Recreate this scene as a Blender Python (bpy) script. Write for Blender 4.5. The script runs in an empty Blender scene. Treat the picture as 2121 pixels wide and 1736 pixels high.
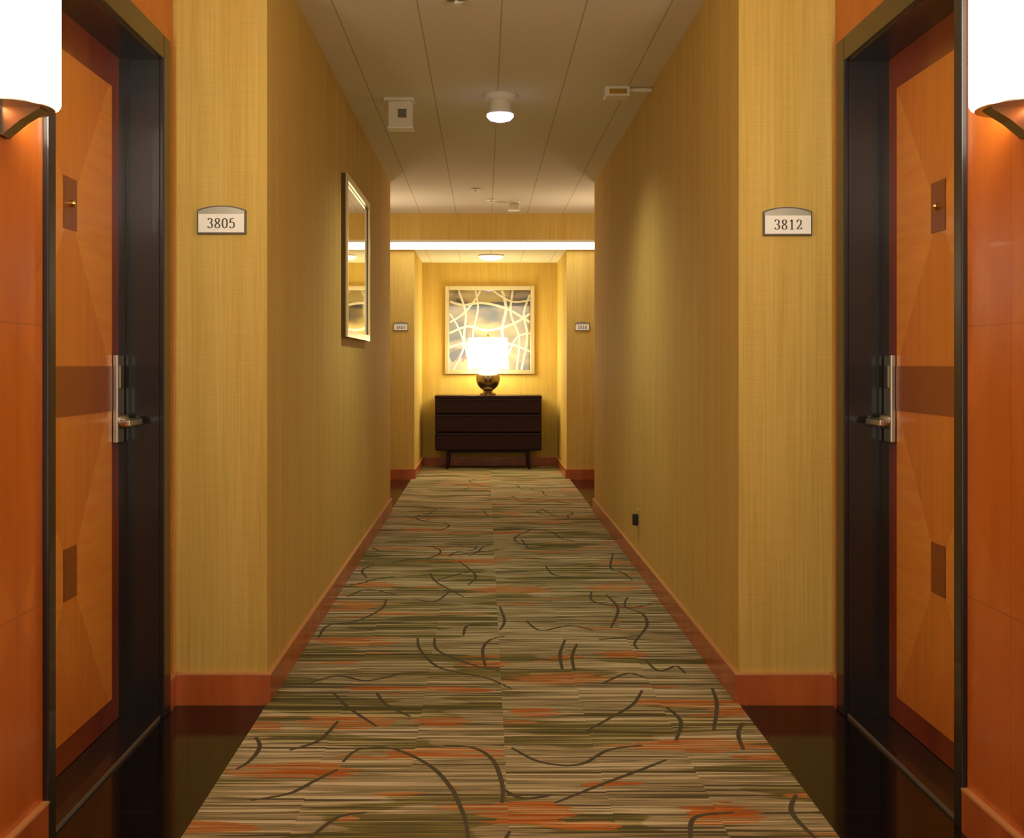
import bpy, bmesh, math, random
from mathutils import Vector
random.seed(4)
F=2450.0
CH=1.10
sc=bpy.context.scene
sc.view_settings.view_transform='Standard'

# ---------------------------------------------------------------- materials
def srgb(r,g,b):
    def c(v):
        v/=255.0
        return v/12.92 if v<=0.04045 else ((v+0.055)/1.055)**2.4
    return (c(r),c(g),c(b),1)

class NT:
    def __init__(s,name):
        s.m=bpy.data.materials.new(name); s.m.use_nodes=True
        s.t=s.m.node_tree; s.n=s.t.nodes; s.l=s.t.links
        s.b=s.n['Principled BSDF']
    def put(s,inp,v):
        if isinstance(v,bpy.types.NodeSocket): s.l.new(v,inp)
        else: inp.default_value=v
    def math(s,op,a,b=0.0,c=0.0,clamp=False):
        n=s.n.new('ShaderNodeMath'); n.operation=op; n.use_clamp=clamp
        s.put(n.inputs[0],a); s.put(n.inputs[1],b); s.put(n.inputs[2],c)
        return n.outputs[0]
    def pos(s):
        g=s.n.new('ShaderNodeNewGeometry'); x=s.n.new('ShaderNodeSeparateXYZ')
        s.l.new(g.outputs['Position'],x.inputs[0]); return x.outputs
    def vec(s,x,y,z):
        n=s.n.new('ShaderNodeCombineXYZ')
        s.put(n.inputs[0],x);s.put(n.inputs[1],y);s.put(n.inputs[2],z); return n.outputs[0]
    def noise(s,v,scale=1,detail=2,rough=.5,dist=0):
        n=s.n.new('ShaderNodeTexNoise'); s.l.new(v,n.inputs['Vector'])
        n.inputs['Scale'].default_value=scale;n.inputs['Detail'].default_value=detail
        n.inputs['Roughness'].default_value=rough;n.inputs['Distortion'].default_value=dist
        return n.outputs[0]
    def white(s,v):
        n=s.n.new('ShaderNodeTexWhiteNoise'); s.l.new(v,n.inputs['Vector']); return n.outputs['Value']
    def ramp(s,f,stops,interp='LINEAR'):
        n=s.n.new('ShaderNodeValToRGB'); s.l.new(f,n.inputs[0]); e=n.color_ramp.elements
        n.color_ramp.interpolation=interp
        while len(e)<len(stops): e.new(.5)
        for i,(p,c) in enumerate(stops): e[i].position=p; e[i].color=c
        return n.outputs[0]
    def mix(s,f,a,b,blend='MIX'):
        n=s.n.new('ShaderNodeMix'); n.data_type='RGBA'; n.blend_type=blend
        s.put(n.inputs[0],f); s.put(n.inputs[6],a); s.put(n.inputs[7],b); return n.outputs[2]
    def bump(s,h,strength=.2,dist=.002):
        n=s.n.new('ShaderNodeBump'); n.inputs['Strength'].default_value=strength
        n.inputs['Distance'].default_value=dist; s.l.new(h,n.inputs['Height'])
        s.l.new(n.outputs[0],s.b.inputs['Normal'])
    def fin(s,col,rough=.5,metal=0,spec=.5,coat=0):
        s.put(s.b.inputs['Base Color'],col); s.put(s.b.inputs['Roughness'],rough)
        s.b.inputs['Metallic'].default_value=metal
        s.b.inputs['Specular IOR Level'].default_value=spec
        s.b.inputs['Coat Weight'].default_value=coat
        return s.m

def simple(name,col,rough=.5,metal=0,spec=.5,coat=0,var=.12):
    t=NT(name); p=t.pos()
    n=t.noise(t.vec(p[0],p[1],p[2]),30,3)
    dark=tuple(c*(1-var) for c in col[:3])+(1,)
    return t.fin(t.mix(n,dark,col),rough,metal,spec,coat)

def emis(name,col,strength):
    t=NT(name)
    t.b.inputs['Base Color'].default_value=(.8,.8,.8,1)
    t.b.inputs['Emission Color'].default_value=col
    t.b.inputs['Emission Strength'].default_value=strength
    return t.m

def wallpaper():
    t=NT('grasscloth_wallpaper'); p=t.pos()
    h=t.math('ADD',p[0],p[1])
    v1=t.noise(t.vec(t.math('MULTIPLY',h,95),0.0,t.math('MULTIPLY',p[2],2.0)),1,3,.6)
    v2=t.noise(t.vec(t.math('MULTIPLY',h,14),3.0,t.math('MULTIPLY',p[2],.6)),1,2)
    v3=t.noise(t.vec(t.math('MULTIPLY',h,9),8.0,t.math('MULTIPLY',p[2],240)),1,2)
    a=t.ramp(v1,[(.3,srgb(194,160,72)),(.7,srgb(226,195,108))])
    b=t.ramp(v2,[(.3,srgb(202,165,73)),(.7,srgb(222,192,107))])
    c=t.mix(.45,a,b)
    d=t.ramp(v3,[(.35,(.78,.78,.78,1)),(.65,(1,1,1,1))])
    c=t.mix(.28,c,d,'MULTIPLY')
    t.bump(v1,.2,.001)
    return t.fin(c,.75,spec=.25)

def veneer(name,c1,c2,seams=True,axis='y'):
    t=NT(name); p=t.pos()
    hy=t.math('ADD',p[1],p[0])
    n=t.noise(t.vec(t.math('MULTIPLY',hy,6),p[0],t.math('MULTIPLY',p[2],1.2)),1,5,.6,.6)
    n2=t.noise(t.vec(t.math('MULTIPLY',hy,60),1.0,t.math('MULTIPLY',p[2],4)),1,3,.6)
    c=t.ramp(n,[(.3,c1),(.72,c2)])
    c=t.mix(t.math('MULTIPLY',n2,.22),c,c1)
    if seams:
        u=t.math('DIVIDE',t.math('SUBTRACT',p[1],2.56-.61*8),.61)
        w=t.math('DIVIDE',t.math('SUBTRACT',p[2],.556-.635),.635)
        r=t.white(t.vec(t.math('FLOOR',u),t.math('FLOOR',w),0.0))
        fu=t.math('ABSOLUTE',t.math('SUBTRACT',t.math('FRACT',u),.5))
        fw=t.math('ABSOLUTE',t.math('SUBTRACT',t.math('FRACT',w),.5))
        dg=t.math('GREATER_THAN',fu,fw)
        tone=t.math('ADD',t.math('MULTIPLY',r,.30),t.math('MULTIPLY',dg,.30))
        c=t.mix(tone,c,c1)
        ln=t.math('MAXIMUM',t.math('GREATER_THAN',fu,.4965),t.math('GREATER_THAN',fw,.4965))
        c=t.mix(t.math('MULTIPLY',ln,.35),c,tuple(x*.5 for x in c1[:3])+(1,))
    return t.fin(c,.30,spec=.5,coat=.2)

# woven orange motifs of the carpet (world metres: centre x, y, radius x, y)
def fl(px,py):
    D=CH*F/(py-757.0); return (px-1003.0)*D/F, D
MOTIF=[]
for cx_,cy_,rx_,ry_ in [(720,1500,100,15),(915,1500,55,12),(620,1603,125,17),(1090,1690,95,24),(1495,1695,78,24),(1170,1410,105,11),
  (1450,1550,155,12),(1000,1380,55,7),(740,1335,85,6),(1060,1225,80,7),(1270,1222,55,6),(1290,1360,55,7),(1110,1480,50,8),(780,1215,50,5),(1000,1165,60,5),(880,1100,50,4),(1150,1085,40,3)]:
    X,D=fl(cx_,cy_); MOTIF.append((X,D,rx_*D/F,ry_*D*D/(CH*F)))

def carpet():
    t=NT('patterned_carpet'); p=t.pos()
    tx=t.math('FLOOR',t.math('DIVIDE',t.math('SUBTRACT',p[0],.058),.765))
    ty=t.math('FLOOR',t.math('ADD',t.math('DIVIDE',p[1],.92),t.math('MULTIPLY',tx,.5)))
    sub=t.math('FLOOR',t.math('DIVIDE',t.math('SUBTRACT',p[0],.058),.255))
    off=t.math('MULTIPLY',t.white(t.vec(tx,ty,3.0)),37.0)
    off2=t.math('MULTIPLY',t.white(t.vec(sub,ty,5.0)),.022)
    ys=t.math('ADD',p[1],off2)
    st=t.noise(t.vec(t.math('ADD',t.math('MULTIPLY',p[0],1.3),off),t.math('MULTIPLY',ys,60),off),1,1,.5)
    st2=t.noise(t.vec(t.math('ADD',t.math('MULTIPLY',p[0],3.0),off),t.math('MULTIPLY',p[1],130),2.0),1,1,.5)
    s=t.math('ADD',t.math('MULTIPLY',st,.78),t.math('MULTIPLY',st2,.22))
    base=t.ramp(s,[(0,srgb(84,78,54)),(.39,srgb(96,88,60)),(.43,srgb(168,154,112)),(.49,srgb(182,168,126)),(.515,srgb(116,106,72)),(.55,srgb(170,155,112)),(.60,srgb(220,208,168))])
    org=t.ramp(s,[(0,srgb(104,72,36)),(.39,srgb(182,98,36)),(.445,srgb(200,114,44)),(.465,srgb(190,166,118)),(.495,srgb(186,164,116)),(.515,srgb(120,92,54)),(.54,srgb(196,108,40)),(.59,srgb(206,128,60)),(.62,srgb(220,192,138))])
    olv=t.ramp(s,[(0,srgb(70,66,42)),(.42,srgb(94,88,54)),(.47,srgb(146,136,72)),(.515,srgb(92,86,58)),(.56,srgb(138,128,76)),(.62,srgb(198,186,134))])
    m1=t.noise(t.vec(t.math('ADD',t.math('MULTIPLY',p[0],2.1),off),t.math('MULTIPLY',ys,9),off),1,1,.5)
    m2=t.noise(t.vec(t.math('ADD',t.math('MULTIPLY',p[0],1.5),off),t.math('MULTIPLY',ys,6.5),t.math('ADD',off,9.0)),1,1,.5)
    c=t.mix(t.ramp(m2,[(.55,(0,0,0,1)),(.565,(1,1,1,1))]),base,olv)
    rag=t.noise(t.vec(t.math('MULTIPLY',p[0],4),t.math('MULTIPLY',ys,40),4.0),1,1,.5)
    mask=t.math('GREATER_THAN',m1,.645)
    for (X,Y,rx,ry) in MOTIF:
        a=t.math('POWER',t.math('ABSOLUTE',t.math('DIVIDE',t.math('SUBTRACT',p[0],X),rx)),2.0)
        b=t.math('POWER',t.math('ABSOLUTE',t.math('DIVIDE',t.math('SUBTRACT',p[1],Y),ry)),2.0)
        e=t.math('ADD',t.math('ADD',a,b),t.math('MULTIPLY',t.math('SUBTRACT',rag,.5),3.4))
        mask=t.math('MAXIMUM',mask,t.math('LESS_THAN',e,1.0))
    c=t.mix(mask,c,org)
    fib=t.noise(t.vec(p[0],p[1],p[2]),420,2)
    c=t.mix(.35,c,t.ramp(fib,[(.3,(.6,.6,.6,1)),(.7,(1.1,1.1,1.1,1))]),'MULTIPLY')
    t.bump(fib,.5,.004)
    return t.fin(c,.95,spec=.1)

def ceilmat():
    t=NT('ceiling_panels'); p=t.pos()
    u=t.math('FRACT',t.math('DIVIDE',t.math('ADD',p[0],10*.32-.067+.16),.32))
    a=t.math('ABSOLUTE',t.math('SUBTRACT',u,.5))
    ln=t.math('LESS_THAN',a,.0095)
    n=t.noise(t.vec(p[0],p[1],p[2]),160,3)
    c=t.mix(n,srgb(218,213,190),srgb(238,234,212))
    c=t.mix(t.math('MULTIPLY',ln,.5),c,srgb(120,112,86))
    t.bump(n,.4,.002)
    return t.fin(c,.85,spec=.2)

def tile():
    t=NT('black_polished_tile'); p=t.pos()
    u=t.math('ABSOLUTE',t.math('SUBTRACT',t.math('FRACT',t.math('DIVIDE',t.math('ADD',p[0],10.15),.305)),.5))
    w=t.math('ABSOLUTE',t.math('SUBTRACT',t.math('FRACT',t.math('DIVIDE',t.math('ADD',p[1],9.9),.61)),.5))
    ln=t.math('MAXIMUM',t.math('GREATER_THAN',u,.4955),t.math('GREATER_THAN',w,.4975))
    n=t.noise(t.vec(p[0],p[1],p[2]),9,5,.6)
    c=t.mix(n,srgb(8,6,7),srgb(24,15,14))
    c=t.mix(ln,c,srgb(50,42,36))
    return t.fin(c,.10,spec=.33)

WP=wallpaper()
WOOD=veneer('orange_maple_veneer',srgb(190,92,20),srgb(232,136,48))
BASE=veneer('cherry_trim_wood',srgb(164,76,30),srgb(214,116,52),seams=False)
BASETOP=simple('trim_pale_top_wood',srgb(222,160,98),.35)  # paler wood along the baseboard top edge
CARPET=carpet(); CEIL=ceilmat(); TILE=tile()
VINE=simple('woven_vine_line',srgb(98,90,66),.95,spec=.1,var=.3)
BLK=simple('espresso_door_frame',srgb(32,25,24),.3,spec=.5,coat=.3)
STILE=veneer('mahogany_stile',srgb(116,44,18),srgb(156,70,30),seams=False)
BAND=simple('walnut_inlay',srgb(158,86,30),.35,var=.2)
SQ=simple('walnut_square_inlay',srgb(148,78,28),.35,var=.2)
STEEL=simple('brushed_nickel',srgb(200,196,184),.28,metal=1)
BRASS=simple('brass',srgb(226,190,100),.2,metal=1)
DARKM=simple('bronze_nickel',srgb(150,142,124),.35,metal=1)
ESP=simple('espresso_wood',srgb(42,17,16),.42,spec=.2,var=.3)
ESPD=simple('espresso_gap',srgb(14,8,8),.6,spec=.2)
WHT=simple('white_plastic',srgb(236,230,206),.45,var=.05)
GREYP=simple('grey_plastic',srgb(120,112,98),.5)
SIGNW=simple('sign_white',srgb(250,250,238),.5,var=.03)
SIGNG=simple('sign_silver_grey',srgb(150,144,124),.4,metal=.3)
SIGNF=simple('sign_frame_brown',srgb(84,62,44),.45)
INK=simple('sign_ink',srgb(84,72,56),.6)
FRM=simple('champagne_frame',srgb(222,204,154),.3,metal=.6)
FRMD=simple('frame_side_bronze',srgb(96,70,34),.4,metal=.4)

def doorpanel():
    t=NT('door_veneer_panel')
    tc=t.n.new('ShaderNodeTexCoord'); x=t.n.new('ShaderNodeSeparateXYZ'); t.l.new(tc.outputs['Object'],x.inputs[0]); p=x.outputs
    u=t.math('ABSOLUTE',t.math('DIVIDE',p[1],.33))
    up=t.math('GREATER_THAN',p[2],1.03)
    vu=t.math('DIVIDE',t.math('SUBTRACT',p[2],1.52),.42)
    vl=t.math('DIVIDE',t.math('SUBTRACT',p[2],.53),.44)
    v=t.math('ABSOLUTE',t.math('ADD',t.math('MULTIPLY',up,vu),t.math('MULTIPLY',t.math('SUBTRACT',1.0,up),vl)))
    d=t.math('GREATER_THAN',u,v)
    g=t.noise(t.vec(t.math('MULTIPLY',p[1],30),2.0,t.math('MULTIPLY',p[2],2.5)),1,4,.6,.4)
    g2=t.noise(t.vec(t.math('MULTIPLY',p[1],2.5),6.0,t.math('MULTIPLY',p[2],30)),1,4,.6,.4)
    a=t.ramp(g,[(.3,srgb(212,126,36)),(.7,srgb(226,142,48))])
    b=t.ramp(g2,[(.3,srgb(226,142,46)),(.7,srgb(240,162,64))])
    return t.fin(t.mix(d,a,b),.33,spec=.45,coat=.15)
PANEL=doorpanel()

def mirrormat():
    t=NT('mirror_glass'); return t.fin((.82,.80,.70,1),.03,metal=1)
MIRR=mirrormat()
def glassmat():
    m=bpy.data.materials.new('picture_glazing'); m.use_nodes=True; n=m.node_tree.nodes; l=m.node_tree.links
    n.remove(n['Principled BSDF']); o=n['Material Output']
    tr=n.new('ShaderNodeBsdfTransparent'); gl=n.new('ShaderNodeBsdfGlossy'); gl.inputs['Roughness'].default_value=.03
    mx=n.new('ShaderNodeMixShader'); mx.inputs[0].default_value=.11
    l.new(tr.outputs[0],mx.inputs[1]); l.new(gl.outputs[0],mx.inputs[2]); l.new(mx.outputs[0],o.inputs[0]); return m
GLAZ=glassmat()
def canvas():
    t=NT('abstract_canvas'); p=t.pos()
    n=t.noise(t.vec(t.math('MULTIPLY',p[0],3),1.0,t.math('MULTIPLY',p[2],5)),1,2,.5,.7)
    c=t.ramp(n,[(.34,srgb(66,64,52)),(.42,srgb(112,92,50)),(.52,srgb(146,124,70)),(.62,srgb(160,140,86))])
    return t.fin(c,.7)
CANV=canvas()

SCON=emis('sconce_shade_lit',(1,.95,.78,1),33)
SCONF=emis('sconce_shade_lit_dimmed',(1,.94,.70,1),14)
SHADE=emis('lamp_shade_lit',(1,.88,.52,1),16)
LENS=emis('led_lens_lit',(.72,.62,1,1),4.5)
FLUSH=emis('flush_glass_lit',(1,.90,.62,1),8)
STRIP=emis('added_strip_glow',(1,.95,.76,1),2.6)  # emission for the added strip that imitates brightly lit ceiling

# ---------------------------------------------------------------- geometry helpers
def obj(name,bm,mats,parent=None,smooth=False,loc=None):
    me=bpy.data.meshes.new(name); bm.normal_update(); bm.to_mesh(me); bm.free()
    if not isinstance(mats,(list,tuple)): mats=[mats]
    for m in mats: me.materials.append(m)
    if smooth:
        for f in me.polygons: f.use_smooth=True
    o=bpy.data.objects.new(name,me); sc.collection.objects.link(o)
    if loc: o.location=loc
    if parent: o.parent=parent
    return o
def addbox(bm,x0,x1,y0,y1,z0,z1,mi=0,bev=0):
    if x0>x1:x0,x1=x1,x0
    if y0>y1:y0,y1=y1,y0
    r=bmesh.ops.create_cube(bm,size=1)
    vs=r['verts']
    for v in vs:
        v.co=Vector(((x0+x1)/2+v.co.x*(x1-x0),(y0+y1)/2+v.co.y*(y1-y0),(z0+z1)/2+v.co.z*(z1-z0)))
    fs=set(f for v in vs for f in v.link_faces)
    for f in fs: f.material_index=mi
    if bev:
        es=list(set(e for v in vs for e in v.link_edges))
        bmesh.ops.bevel(bm,geom=es,offset=bev,segments=2,affect='EDGES',profile=.5)
def box(name,x0,x1,y0,y1,z0,z1,mat,parent=None,bev=0,loc=None):
    bm=bmesh.new(); addbox(bm,x0,x1,y0,y1,z0,z1,0,bev); return obj(name,bm,mat,parent,loc=loc)
def empty(name,loc=(0,0,0)):
    e=bpy.data.objects.new(name,None); e.empty_display_size=.1; e.location=loc; sc.collection.objects.link(e); return e
def lathe(name,prof,mat,parent=None,loc=(0,0,0),seg=40,a0=0,a1=2*math.pi,axis='z'):
    bm=bmesh.new(); rings=[]
    full=abs(a1-a0-2*math.pi)<1e-6
    n=seg if full else seg+1
    for r,z in prof:
        ring=[]
        for i in range(n):
            a=a0+(a1-a0)*i/seg
            if axis=='z': co=(r*math.cos(a),r*math.sin(a),z)
            elif axis=='x': co=(z,r*math.cos(a),r*math.sin(a))
            else: co=(r*math.cos(a),z,r*math.sin(a))
            ring.append(bm.verts.new(co))
        rings.append(ring)
    for j in range(len(rings)-1):
        for i in range(seg):
            k=(i+1)%n
            try: bm.faces.new((rings[j][i],rings[j][k],rings[j+1][k],rings[j+1][i]))
            except: pass
    for ring in (rings[0],rings[-1]):
        try: bm.faces.new(ring)
        except: pass
    bmesh.ops.remove_doubles(bm,verts=bm.verts,dist=1e-5)
    bmesh.ops.recalc_face_normals(bm,faces=bm.faces)
    o=obj(name,bm,mat,parent,smooth=True,loc=loc)
    m=o.modifiers.new('es','EDGE_SPLIT'); m.split_angle=math.radians(40)
    return o
def smooth_pts(v,n=10):
    v=[v[0]]+v+[v[-1]]; out=[]
    for i in range(1,len(v)-2):
        a,b,c,dd=v[i-1],v[i],v[i+1],v[i+2]
        for kk in range(n):
            tt=kk/n
            out.append(.5*((2*b)+(c-a)*tt+(2*a-5*b+4*c-dd)*tt*tt+(3*b-a-3*c+dd)*tt**3))
    out.append(v[-2]); return out

# ---------------------------------------------------------------- key dims
XL,XR=-.705,.826
AL,AR=-1.01,1.14
D1=3.84; D2=8.86; D3=11.4; D4=12.88
PL,PR=-.675,.795
HC=2.47; HL=2.22
YB=-1.6
box('floor',-1.5,1.6,YB,D4+.15,-.1,0,TILE)
# carpet with woven vine lines
bm=bmesh.new(); addbox(bm,XL+.004,XR-.004,YB,D3,0,.008)
vines=[[(865,1325),(870,1350),(905,1385),(960,1400),(1010,1410),(1060,1432)],
[(900,1325),(905,1350),(950,1372),(990,1385),(1035,1395)],
[(1005,1385),(1000,1350),(1015,1330),(1045,1322)],
[(1170,1330),(1160,1360),(1165,1392)],[(1195,1338),(1185,1365),(1190,1395)],
[(1255,1235),(1280,1265),(1265,1305)],
[(1300,1240),(1295,1260),(1330,1275),(1340,1300),(1315,1335),(1322,1350)],
[(1475,1430),(1485,1465),(1478,1520)],
[(1330,1435),(1310,1465),(1260,1495),(1215,1520)],
[(690,1440),(720,1470),(780,1510)],[(780,1440),(800,1465),(850,1490)],
[(520,1520),(538,1550),(520,1580),(490,1600)],
[(710,1585),(740,1560),(800,1555),(850,1570),(900,1600),(935,1640),(950,1670),(965,1710),(970,1760)],
[(920,1550),(980,1555),(1020,1580),(1040,1630),(1040,1670)],
[(520,1665),(600,1650),(650,1625),(700,1600)],
[(1150,1670),(1250,1630),(1330,1600),(1380,1580)],
[(1035,1260),(1045,1290),(1035,1310)],
[(660,1325),(680,1300),(740,1290),(790,1265),(800,1245)],
[(860,1245),(900,1250),(930,1230)],[(775,1172),(750,1185),(760,1200)],[(1270,1150),(1265,1180),(1290,1190),(1310,1205)],
[(1080,1120),(1100,1140),(1140,1130)],[(1335,1370),(1365,1395),(1400,1385),(1420,1400)],
[(640,1745),(700,1700),(760,1690)],[(1430,1745),(1440,1700),(1520,1690)],[(1225,1230),(1230,1250),(1300,1262),(1350,1255)],
[(950,1165),(985,1195),(970,1215)],[(890,1190),(905,1210),(960,1240)],[(1130,1175),(1150,1195),(1210,1200)],
[(1240,1330),(1290,1325),(1330,1320)],[(960,1320),(970,1300),(1020,1300)],[(840,1070),(870,1080),(910,1075)],
[(1000,1060),(1020,1075),(1060,1070)],[(1120,1055),(1150,1070),(1190,1068)],[(1060,1030),(1080,1040),(1100,1034)],
[(1650,1650),(1640,1690),(1690,1745)],[(1560,1480),(1530,1520),(1540,1560)],
[(1060,1555),(1120,1585),(1200,1590),(1260,1560),(1330,1550)],[(640,1420),(700,1405),(760,1415),(830,1400)],
[(1090,1290),(1120,1310),(1180,1300),(1230,1310)],[(720,1240),(760,1225),(820,1235)],[(1380,1470),(1410,1500),(1400,1540)],
[(600,1560),(660,1540),(700,1500)],[(1040,1640),(1080,1660),(1140,1655)],[(1250,1420),(1300,1400),(1340,1410)]]
W_=[[Vector(fl(*q)+(0,)) for q in ln] for ln in vines]
rr=random.Random(9)
for (ya,yb_,cnt) in ((-1.5,2.6,22),(6.0,11.2,24)):
    for _ in range(cnt):
        x=rr.uniform(-.6,.72); yy=rr.uniform(ya,yb_-.1); a=rr.uniform(0,6.28); ln=[Vector((x,yy,0))]
        for _k in range(rr.randint(3,6)):
            a+=rr.uniform(-.9,.9); x+=math.cos(a)*.11; yy+=math.sin(a)*.17; ln.append(Vector((x,yy,0)))
        W_.append(ln)
for li,ln in enumerate(W_):
    prev=None; out=smooth_pts(ln,8); z=.0083+.00001*li
    for i,q in enumerate(out):
        if not (XL+.03<q.x<XR-.03 and YB<q.y<D3-.02): prev=None; continue
        tg=(out[min(i+1,len(out)-1)]-out[max(i-1,0)]).normalized(); wv=.0135*(.6+.4*math.sin(math.pi*min(1,max(0,(i+1)/(len(out)+1)))))
        nn=Vector((-tg.y,tg.x,0))*wv/2
        cur=(bm.verts.new((q.x+nn.x,q.y+nn.y,z)),bm.verts.new((q.x-nn.x,q.y-nn.y,z)))
        if prev:
            f=bm.faces.new((prev[1],cur[1],cur[0],prev[0])); f.material_index=1
        prev=cur
obj('carpet_runner',bm,[CARPET,VINE])
box('carpet_nook',PL,PR,D3,D4,0,.008,CARPET)
box('ceiling',-1.5,1.6,YB,D4+.15,HC,HC+.1,CEIL)
DS=10.65
box('trim_soffit',AL,AR,DS,D3,HL+.012,HC,WP)
box('ceiling_nook',AL,AR,DS,D4,HL,HL+.012,CEIL)
box('wall_end',-1.5,1.6,D4,D4+.15,0,HC,WP)
box('wall_left_corridor',-1.4,XL,D1,D2,0,HC,WP)
box('wall_right_corridor',XR,1.5,D1,D2,0,HC,WP)
box('wall_left_nook',-1.4,PL,D3,D4,0,HC,WP)
box('wall_right_nook',PR,1.5,D3,D4,0,HC,WP)

def alcove(side,y0,y1,d0,d1,tag):
    """side -1/+1; wall plane with a door opening; d0,d1 = casing outer Y"""
    s=side; X=AL if s<0 else AR; out=X+s*.30
    cn=.048
    o0=d0+cn; o1=d1-.08; ot=2.055
    bm=bmesh.new()
    addbox(bm,X,out,y0,o0,0,HC); addbox(bm,X,out,o1,y1,0,HC); addbox(bm,X,out,o0,o1,ot,HC)
    obj('wall_%s_%s'%('left' if s<0 else 'right',tag),bm,WOOD)
    door=empty('door',(X,(o0+o1)/2,0))
    hw=(o1-o0)/2
    P=door
    fx=s*.12
    bm=bmesh.new(); k=-s*.014
    addbox(bm,k,s*.001,-hw-cn,-hw,0,ot+.075,0,.003)
    addbox(bm,k,s*.001,hw,hw+.08,0,ot+.075,0,.003)
    addbox(bm,k,s*.001,-hw-.0001,hw+.0001,ot,ot+.075,0,.003)
    addbox(bm,0,s*.20,-hw,-hw+.006,0,ot); addbox(bm,0,s*.20,hw-.006,hw,0,ot); addbox(bm,0,s*.20,-hw,hw,ot-.006,ot)
    addbox(bm,s*.09,fx,hw-.022,hw-.004,0,ot-.006); addbox(bm,s*.09,fx,-hw+.004,-hw+.022,0,ot-.006)
    obj('frame',bm,BLK,P)
    box('slab',fx,fx+s*.045,-hw+.006,hw-.006,.012,ot-.006,STILE,P)
    pw=hw-.10
    bm=bmesh.new(); addbox(bm,fx-s*.003,fx+s*.002,-pw,pw,.09,1.945,0)
    obj('veneer_panel',bm,PANEL,P)
    box('inlay_band',fx-s*.0045,fx+s*.002,-pw,pw,.962,1.098,BAND,P)
    box('inlay_square_upper',fx-s*.0055,fx+s*.002,-.05,.05,1.47,1.61,SQ,P)
    box('inlay_square_lower',fx-s*.0055,fx+s*.002,-.05,.05,.465,.605,SQ,P)
    lathe('peephole',[(0,0),(.010,0),(.010,.010),(.006,.014),(0,.012)] ,BRASS,P,(fx-s*.005,0,1.54),20,axis='x').scale=(-s,1,1)
    ly=hw-.062
    box('lock_plate',fx-s*.020,fx,ly-.032,ly+.034,.862,1.132,STEEL,P,.005)
    lathe('lever_rose',[(0,0),(.022,0),(.022,.02),(.012,.026),(.012,.06),(0,.06)],STEEL,P,(fx-s*.018,ly,.928),24,axis='x').scale=(-s,1,1)
    bm=bmesh.new(); addbox(bm,fx-s*.064,fx-s*.082,ly-.115,ly+.014,.917,.938,0,.005); obj('lever_handle',bm,STEEL,P)
    bm=bmesh.new(); addbox(bm,fx-s*.018,fx-s*.024,ly-.018,ly+.018,1.03,1.10,0,.002); obj('card_reader',bm,DARKM,P)
    box('threshold',0,s*.20,-hw+.006,hw-.006,0,.010,BLK,P)
    box('threshold_strip',-s*.002,s*.001,-hw,hw,0,.0105,GREYP,P)
    bm=bmesh.new()
    for a,b in ((y0,d0),(d1,y1)):
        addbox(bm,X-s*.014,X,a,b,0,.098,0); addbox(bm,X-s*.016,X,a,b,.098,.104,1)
    obj('baseboard_%s_%s'%('left' if s<0 else 'right',tag),bm,[BASE,BASETOP])
    return door
alcove(-1,YB,D1,2.705,3.76,'entry')
alcove(1,YB,D1,2.79,3.785,'entry')
alcove(-1,D2,D3,10.2,11.25,'far_alcove')
alcove(1,D2,D3,10.2,11.25,'far_alcove')

def bb(name,segs):
    bm=bmesh.new()
    for x0,x1,y0,y1 in segs:
        addbox(bm,x0,x1,y0,y1,0,.098,0)
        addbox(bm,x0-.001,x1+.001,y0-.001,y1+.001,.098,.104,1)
    obj(name,bm,[BASE,BASETOP])
t=.014
bb('baseboard_left',[(XL,XL+t,D1,D2),(AL+t,XL+t,D1-t,D1),(AL+t,XL+t,D2,D2+t)])
bb('baseboard_right',[(XR-t,XR,D1,D2),(XR-t,AR-t,D1-t,D1),(XR-t,AR-t,D2,D2+t)])
bb('baseboard_end',[(PL,PR,D4-t,D4),(PL,PL+t,D3,D4-t),(PR-t,PR,D3,D4-t),(AL+t,PL+t,D3-t,D3),(PR-t,AR-t,D3-t,D3)])

# ---------------------------------------------------------------- sconces
def sconce(side,y,mat,z0=1.643,h=.42,w=.108):
    X=AL if side<0 else AR; s=side
    e=empty('wall_sconce',(X,y,z0))
    bm=bmesh.new(); addbox(bm,-s*.010,0,-.035,.035,-.065,.30,0,.003); obj('backplate',bm,DARKM,e)
    a0,a1=(-math.pi/2,math.pi/2) if s<0 else (math.pi/2,3*math.pi/2)
    lathe('glass_shade',[(0,.0),(w*.97,.0),(w,.006),(w,h-.006),(w*.97,h),(0,h)],mat,e,(-s*.012,0,0),28,a0,a1)
    lathe('cradle_rim',[(w*.80,-.007),(w*.90,-.007),(w*.90,-.001),(w*.80,-.001)],STEEL,e,(-s*.012,0,0),28,a0,a1)
    bm=bmesh.new()
    pts=[(0,-.065),(.012,-.065),(.050,-.034),(.090,-.010),(.090,-.002),(0,-.002)]
    N=len(pts)
    v=[[bm.verts.new((-s*px,yy,pz)) for px,pz in pts] for yy in(-.022,.022)]
    bm.faces.new(v[0]); bm.faces.new(v[1][::-1])
    for i in range(N): bm.faces.new((v[0][i],v[1][i],v[1][(i+1)%N],v[0][(i+1)%N]))
    bmesh.ops.recalc_face_normals(bm,faces=bm.faces)
    obj('bracket_arm',bm,DARKM,e)
for s in(-1,1):
    sconce(s,2.47,SCON)
    sconce(s,9.75,SCONF)

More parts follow.
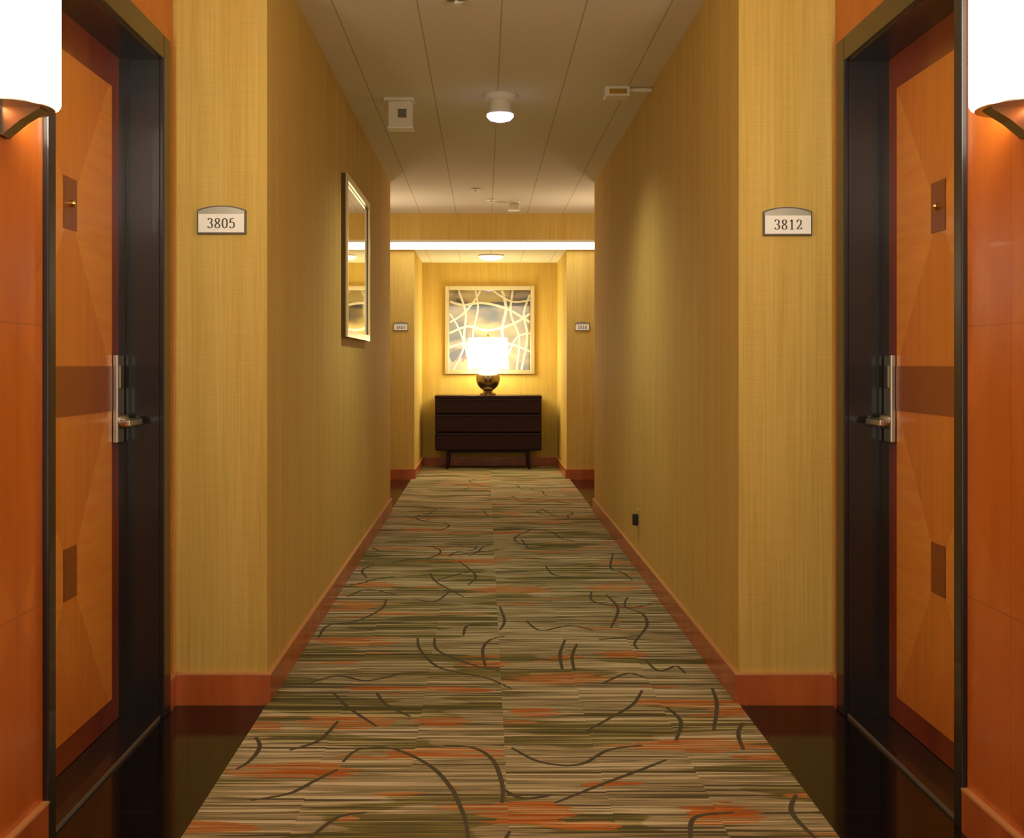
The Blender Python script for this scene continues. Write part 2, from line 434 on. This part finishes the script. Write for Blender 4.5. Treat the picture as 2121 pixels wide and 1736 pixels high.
# ---------------------------------------------------------------- room number signs (serif numerals drawn as modulated strokes)
GL={'0':[[(.5,1),(.2,.85),(.12,.5),(.2,.15),(.5,0),(.8,.15),(.88,.5),(.8,.85),(.5,1)]],
'1':[[(.2,.82),(.38,.9),(.52,1)],[(.52,1),(.52,.5),(.52,0)],[(.25,0),(.5,0),(.8,0)]],
'2':[[(.16,.74),(.22,.92),(.48,1),(.76,.9),(.82,.7),(.66,.45),(.36,.2),(.12,.02)],[(.12,.03),(.5,.03),(.86,.03)],[(.86,.03),(.88,.12),(.90,.2)]],
'3':[[(.16,.82),(.26,.96),(.5,1),(.76,.9),(.78,.7),(.62,.56),(.40,.53)],[(.42,.54),(.70,.48),(.86,.28),(.76,.08),(.46,0),(.22,.05),(.12,.18)]],
'5':[[(.82,1),(.5,.97),(.26,.97)],[(.26,.97),(.22,.75),(.18,.54)],[(.18,.54),(.44,.62),(.74,.54),(.86,.32),(.74,.08),(.46,0),(.22,.04),(.12,.16)]],
'7':[[(.10,.80),(.12,.96)],[(.12,.97),(.5,.97),(.88,.97)],[(.88,.97),(.66,.6),(.48,.25),(.42,0)]],
'8':[[(.5,1),(.24,.92),(.18,.74),(.36,.57),(.66,.44),(.86,.26),(.76,.06),(.5,0),(.24,.06),(.14,.26),(.34,.46),(.64,.58),(.80,.76),(.74,.93),(.5,1)]]}
def number_mesh(txt,cap,wd,gap,parent,yoff,zc):
    bm=bmesh.new(); n=len(txt); tot=n*wd+(n-1)*gap; x0=-tot/2
    for c in txt:
        for st in GL[c]:
            pts=[Vector((x0+px*wd,0,zc-cap/2+pz*cap)) for px,pz in st]
            sp=smooth_pts(pts,8) if len(pts)>2 else pts
            prev=None
            for i,q in enumerate(sp):
                tg=(sp[min(i+1,len(sp)-1)]-sp[max(i-1,0)]).normalized()
                w_=(.0017+.0034*abs(tg.z)**1.5)*cap/.031
                nn=Vector((-tg.z,0,tg.x))*w_/2
                cur=(bm.verts.new(q+nn+Vector((0,yoff,0))),bm.verts.new(q-nn+Vector((0,yoff,0))))
                if prev: bm.faces.new((prev[0],prev[1],cur[1],cur[0]))
                prev=cur
        x0+=wd+gap
    return obj('number_text',bm,INK,parent)
def sign(txt,x,y,z,w=.158,h=.092):
    e=empty('room_number_sign',(x,y,z))
    def plate(name,inset,th,mat,zlo=None,zhi=None,off=0):
        bm=bmesh.new(); W=w/2-inset; pts=[]
        zl=-h/2+inset if zlo is None else zlo
        pts.append((-W,zl)); pts.append((W,zl))
        if zhi is None:
            n=12
            for i in range(n+1):
                u=1-2*i/n
                pts.append((W*u, h/2-inset-.014*(abs(u)**2.2)))
        else: pts+= [(W,zhi),(-W,zhi)]
        f=bm.faces.new([bm.verts.new((px,-off,pz)) for px,pz in pts])
        r=bmesh.ops.extrude_face_region(bm,geom=[f])
        for v in r['geom']:
            if isinstance(v,bmesh.types.BMVert): v.co.y-=th
        bmesh.ops.recalc_face_normals(bm,faces=bm.faces)
        obj(name,bm,mat,e)
    plate('frame',0,.010,SIGNF)
    plate('arched_cap',.004,.003,SIGNG,off=.0095)
    plate('white_plate',.005,.004,SIGNW,zhi=.018,off=.0105)
    number_mesh(txt,.031,.0195,.0042,e,-.0152,-.0115)
k=D1/F
sign('3805',(460-1003)*k,D1,CH+(757-456)*k)
sign('3812',(1630-1003)*k,D1,CH+(757-459)*k)
k3=D3/F
sign('3807',(830-1003)*k3,D3,CH+(757-676)*k3,.14,.085)
sign('3810',(1206-1003)*k3,D3,CH+(757-676)*k3,.14,.085)

# ---------------------------------------------------------------- wall mirror
y0m,y1m=5.83,6.98
e=empty('wall_mirror',(XL,(y0m+y1m)/2,(1.242+2.05)/2))
hy=(y1m-y0m)/2; hz=.404; fw=.034
bm=bmesh.new()
for a in((-hy,-hy+fw,-hz,hz),(hy-fw,hy,-hz,hz),(-hy+fw,hy-fw,-hz,-hz+fw),(-hy+fw,hy-fw,hz-fw,hz)):
    addbox(bm,0,.022,a[0],a[1],a[2],a[3],1); addbox(bm,.022,.032,a[0],a[1],a[2],a[3],0)
obj('frame',bm,[FRM,FRMD],e)
box('mirror_glass',.0,.018,-hy+fw,hy-fw,-hz+fw,hz-fw,MIRR,e)

# ---------------------------------------------------------------- chest of drawers
ch=empty('chest_of_drawers',(.043,12.62,0))
W=.563; yf=-.22; yb=.235
box('top',-W,W,yf-.005,yb,.750,.782,ESP,ch,.004)
bm=bmesh.new(); addbox(bm,-W+.008,W-.008,yf+.03,yb,.205,.750); obj('carcass',bm,ESPD,ch)
zs=[(.60,.748),(.405,.585),(.215,.39)]
for i,(a,b) in enumerate(zs):
    box('drawer_front_%d'%(i+1),-W+.004,W-.004,yf,yf+.028,a,b,ESP,ch,.004)
    box('drawer_lip_%d'%(i+1),-W+.004,W-.004,yf-.006,yf+.004,b-.018,b-.004,ESP,ch,.002)
for i,(lx,ly) in enumerate(((-.42,yf+.06),(.42,yf+.06),(-.42,yb-.06),(.42,yb-.06))):
    bm=bmesh.new(); addbox(bm,lx-.02,lx+.02,ly-.02,ly+.02,.008,.205,0,.003)
    for v in bm.verts:
        if v.co.z<.1: v.co.x=lx+(v.co.x-lx)*.6+(.012 if lx>0 else -.012)
    obj('leg_%d'%(i+1),bm,ESP,ch)
box('apron',-.40,.40,yf+.05,yf+.07,.18,.205,ESP,ch)

# ---------------------------------------------------------------- table lamp
tl=empty('table_lamp',(.040,12.58,.782))
BALL=simple('antique_silver_metal',srgb(150,132,104),.22,metal=1)
lathe('base_foot',[(0,0),(.085,0),(.085,.022),(.06,.028),(.045,.05),(.05,.058)],BALL,tl)
pr=[(.05,.05)]
for i in range(1,18):
    a=-math.pi/2+math.pi*i/18
    if math.cos(a)*.128>.045: pr.append((math.cos(a)*.128,.175+math.sin(a)*.128))
pr+= [(.04,.30),(.02,.31)]
lathe('ball_body',pr,BALL,tl)
lathe('neck',[(.012,.29),(.012,.60),(.0,.60)],BRASS,tl,seg=16)
lathe('shade',[(.218,.285),(.208,.610)],SHADE,tl)
lathe('shade_top_diffuser',[(0,.590),(.207,.590)],SHADE,tl)
lathe('finial',[(0,.60),(.012,.61),(.016,.635),(.008,.65),(0,.655)],BRASS,tl,seg=16)

# ---------------------------------------------------------------- framed artwork
art=empty('framed_artwork',(.060,D4,1.484))
w2=.487; h2=.479; fw=.045
bm=bmesh.new()
for a in((-w2,-w2+fw,-h2,h2),(w2-fw,w2,-h2,h2),(-w2+fw,w2-fw,-h2,-h2+fw),(-w2+fw,w2-fw,h2-fw,h2)):
    addbox(bm,a[0],a[1],-.035,0,a[2],a[3],0,.004)
obj('frame',bm,FRM,art)
box('canvas',-w2+fw,w2-fw,-.012,0,-h2+fw,h2-fw,CANV,art)
RIB=simple('painted_cream_line',srgb(222,212,180),.6,var=.1)
DRK=simple('painted_charcoal',srgb(50,48,52),.6)
RED=simple('painted_red',srgb(200,60,50),.6)
cx,cyy=1014.5,684
def P2(px,py): return Vector(((px-cx)*.00526*1.0,0,(cyy-py)*.00526))
def ribbon(pts,wd,mat,d):
    out=smooth_pts([P2(*q) for q in pts]); bm=bmesh.new(); prev=None
    for i,q in enumerate(out):
        tg=(out[min(i+1,len(out)-1)]-out[max(i-1,0)]).normalized(); nn=Vector((-tg.z,0,tg.x))*wd/2
        cl=lambda r:Vector((max(-w2+fw,min(w2-fw,r.x)),-d,max(-h2+fw,min(h2-fw,r.z))))
        cur=(bm.verts.new(cl(q+nn)),bm.verts.new(cl(q-nn)))
        if prev: bm.faces.new((prev[0],prev[1],cur[1],cur[0]))
        prev=cur
    obj('painted_line',bm,mat,art)
lines=[([(945,622),(965,632),(985,636),(1020,632),(1098,628)],.055,DRK),
([(932,745),(945,735),(965,735),(990,745)],.09,DRK),
([(946,748),(952,738),(958,728)],.022,RED),([(957,750),(963,740),(970,730)],.022,RED),
([(1040,602),(1048,640),(1040,690),(1052,766)],.030,RIB),
([(1062,602),(1058,650),(1075,700),(1070,766)],.022,RIB),
([(932,625),(960,632),(1000,628),(1050,640),(1098,668)],.026,RIB),
([(932,668),(960,650),(985,620),(995,602)],.022,RIB),
([(950,602),(965,650),(962,700),(975,766)],.024,RIB),
([(932,690),(970,676),(1010,684),(1060,672),(1098,650)],.024,RIB),
([(1098,610),(1085,650),(1092,700),(1080,766)],.024,RIB),
([(932,720),(960,712),(1000,722),(1050,712),(1098,728)],.022,RIB),
([(985,602),(990,640),(980,700),(1000,766)],.020,RIB),
([(1020,602),(1060,625),(1098,622)],.020,RIB),
([(1098,690),(1070,700),(1050,740),(1030,766)],.020,RIB),
([(940,766),(960,720),(950,680),(932,650)],.018,RIB)]
for i,(a,b,c) in enumerate(lines): ribbon(a,b,c,.0125+.0004*i)
box('glazing',-w2+fw,w2-fw,-.026,-.024,-h2+fw,h2-fw,GLAZ,art)

# ---------------------------------------------------------------- ceiling fixtures
y=F*1.37/560; 
e=empty('ceiling_light',((1036-1003)*y/F,y,HC))
lathe('mounting_ring',[(0,0),(.086,0),(.088,-.012),(.070,-.026),(.052,-.030),(0,-.030)],WHT,e)
lathe('housing',[(.050,-.028),(.055,-.045),(.058,-.085),(.066,-.098),(0,-.098)],WHT,e)
lathe('lens',[(.068,-.098),(.068,-.110),(.054,-.126),(.028,-.134),(0,-.136)],LENS,e)
e=empty('added_ceiling_glow',(0,0,HL))  # added glowing sheet, stands in for lamplight on the low ceiling
bm=bmesh.new(); addbox(bm,AL+.02,AR-.02,DS+.02,D3-.04,-.006,0); obj('glow_strip',bm,STRIP,e)
bm=bmesh.new()
for a in((AL+.005,AR-.005,DS+.003,DS+.02),(AL+.005,AR-.005,D3-.04,D3-.025)): addbox(bm,a[0],a[1],a[2],a[3],-.009,0)
obj('glow_strip_edge',bm,WHT,e)  # edging of the added glow sheet
e=empty('flush_mount_light',(.07,12.0,HL))
lathe('pan',[(0,0),(.13,0),(.13,-.015),(0,-.015)],WHT,e)
lathe('glass_dome',[(.12,-.015),(.115,-.028),(.09,-.042),(.05,-.050),(0,-.052)],FLUSH,e)
y=F*1.37/552; kk=y/F
e=empty('ceiling_motion_detector',((827-1003)*kk,y,HC))
bm=bmesh.new(); addbox(bm,-.078,.078,-.05,.05,-.018,0,0,.003)
addbox(bm,-.055,.070,-.045,.045,-.155,-.018,0,.006); obj('housing',bm,WHT,e)
box('lens_window',-.004,.040,-.048,-.044,-.105,-.062,GREYP,e,.001)
box('lens_hood',-.012,.048,-.052,-.044,-.062,-.056,WHT,e)
box('bottom_flange',-.058,.074,-.05,.048,-.160,-.152,SIGNW,e,.002)
y=F*1.37/575; kk=y/F
e=empty('emergency_light_box',((1277-1003)*kk,y,HC))
bm=bmesh.new(); addbox(bm,-.062,.062,-.05,.05,-.050,0,0,.006); obj('housing',bm,WHT,e)
box('dark_face',-.040,.045,-.053,-.048,-.040,-.016,BRASS,e)
bm=bmesh.new(); addbox(bm,.06,XR-e.location.x,-.012,.012,-.022,-.004,0,.003); obj('conduit',bm,WHT,e)
def disc(name,px,py,r,d=.012,mat=WHT):
    D=F*(HC-CH)/(757-py); e=empty(name,((px-1003)*D/F,D,HC))
    lathe('escutcheon',[(0,0),(r,0),(r*.95,-d*.6),(r*.6,-d),(0,-d)],mat,e,seg=28)
    lathe('deflector',[(0,-d),(r*.22,-d),(r*.22,-d*2.0),(r*.4,-d*2.1),(0,-d*2.3)],WHT,e,seg=16)
disc('sprinkler_head',945,-4,.04,mat=DARKM)
disc('sprinkler_head',985,391,.045)
disc('sprinkler_head',1018,413,.05)
D=9.9
e=empty('ceiling_camera',((1065-1003)*D/F,D,HC))
lathe('base',[(0,0),(.05,0),(.05,-.02),(0,-.02)],WHT,e,seg=24)
bm=bmesh.new(); addbox(bm,-.055,.05,-.05,.05,-.075,-.02,0,.012); obj('body',bm,WHT,e)
e=empty('wall_outlet',(XR,6.33,.275))
box('cover_plate',-.005,0,-.035,.035,-.055,.055,FRM,e,.002)
bm=bmesh.new(); addbox(bm,-.032,-.004,-.02,.02,-.03,.03,0,.005); obj('black_plug',bm,simple('black_rubber',srgb(24,20,18),.5),e)

# ---------------------------------------------------------------- light
def spot(name,loc,power,col,ang):
    l=bpy.data.lights.new(name,'SPOT'); l.energy=power; l.color=col; l.spot_size=ang; l.spot_blend=1; l.shadow_soft_size=.06
    o=bpy.data.objects.new(name,l); o.location=loc; sc.collection.objects.link(o); return o
spot('downlight_beam',(.06,F*1.37/560,HC-.16),46,(1,.95,.77),math.radians(150))
w=bpy.data.worlds.new('World'); sc.world=w; w.use_nodes=True
w.node_tree.nodes['Background'].inputs[0].default_value=(1,.94,.73,1)
w.node_tree.nodes['Background'].inputs[1].default_value=2.15

# ---------------------------------------------------------------- camera
cd=bpy.data.cameras.new('camera'); cam=bpy.data.objects.new('camera',cd); sc.collection.objects.link(cam)
cam.location=(0,0,CH); cam.rotation_euler=(math.pi/2,0,0)
cd.sensor_width=36; cd.sensor_fit='HORIZONTAL'; cd.lens=36*F/2121
cd.shift_x=(1060.5-1003)/2121; cd.shift_y=-(868-757)/2121
cd.clip_start=.02
sc.camera=cam
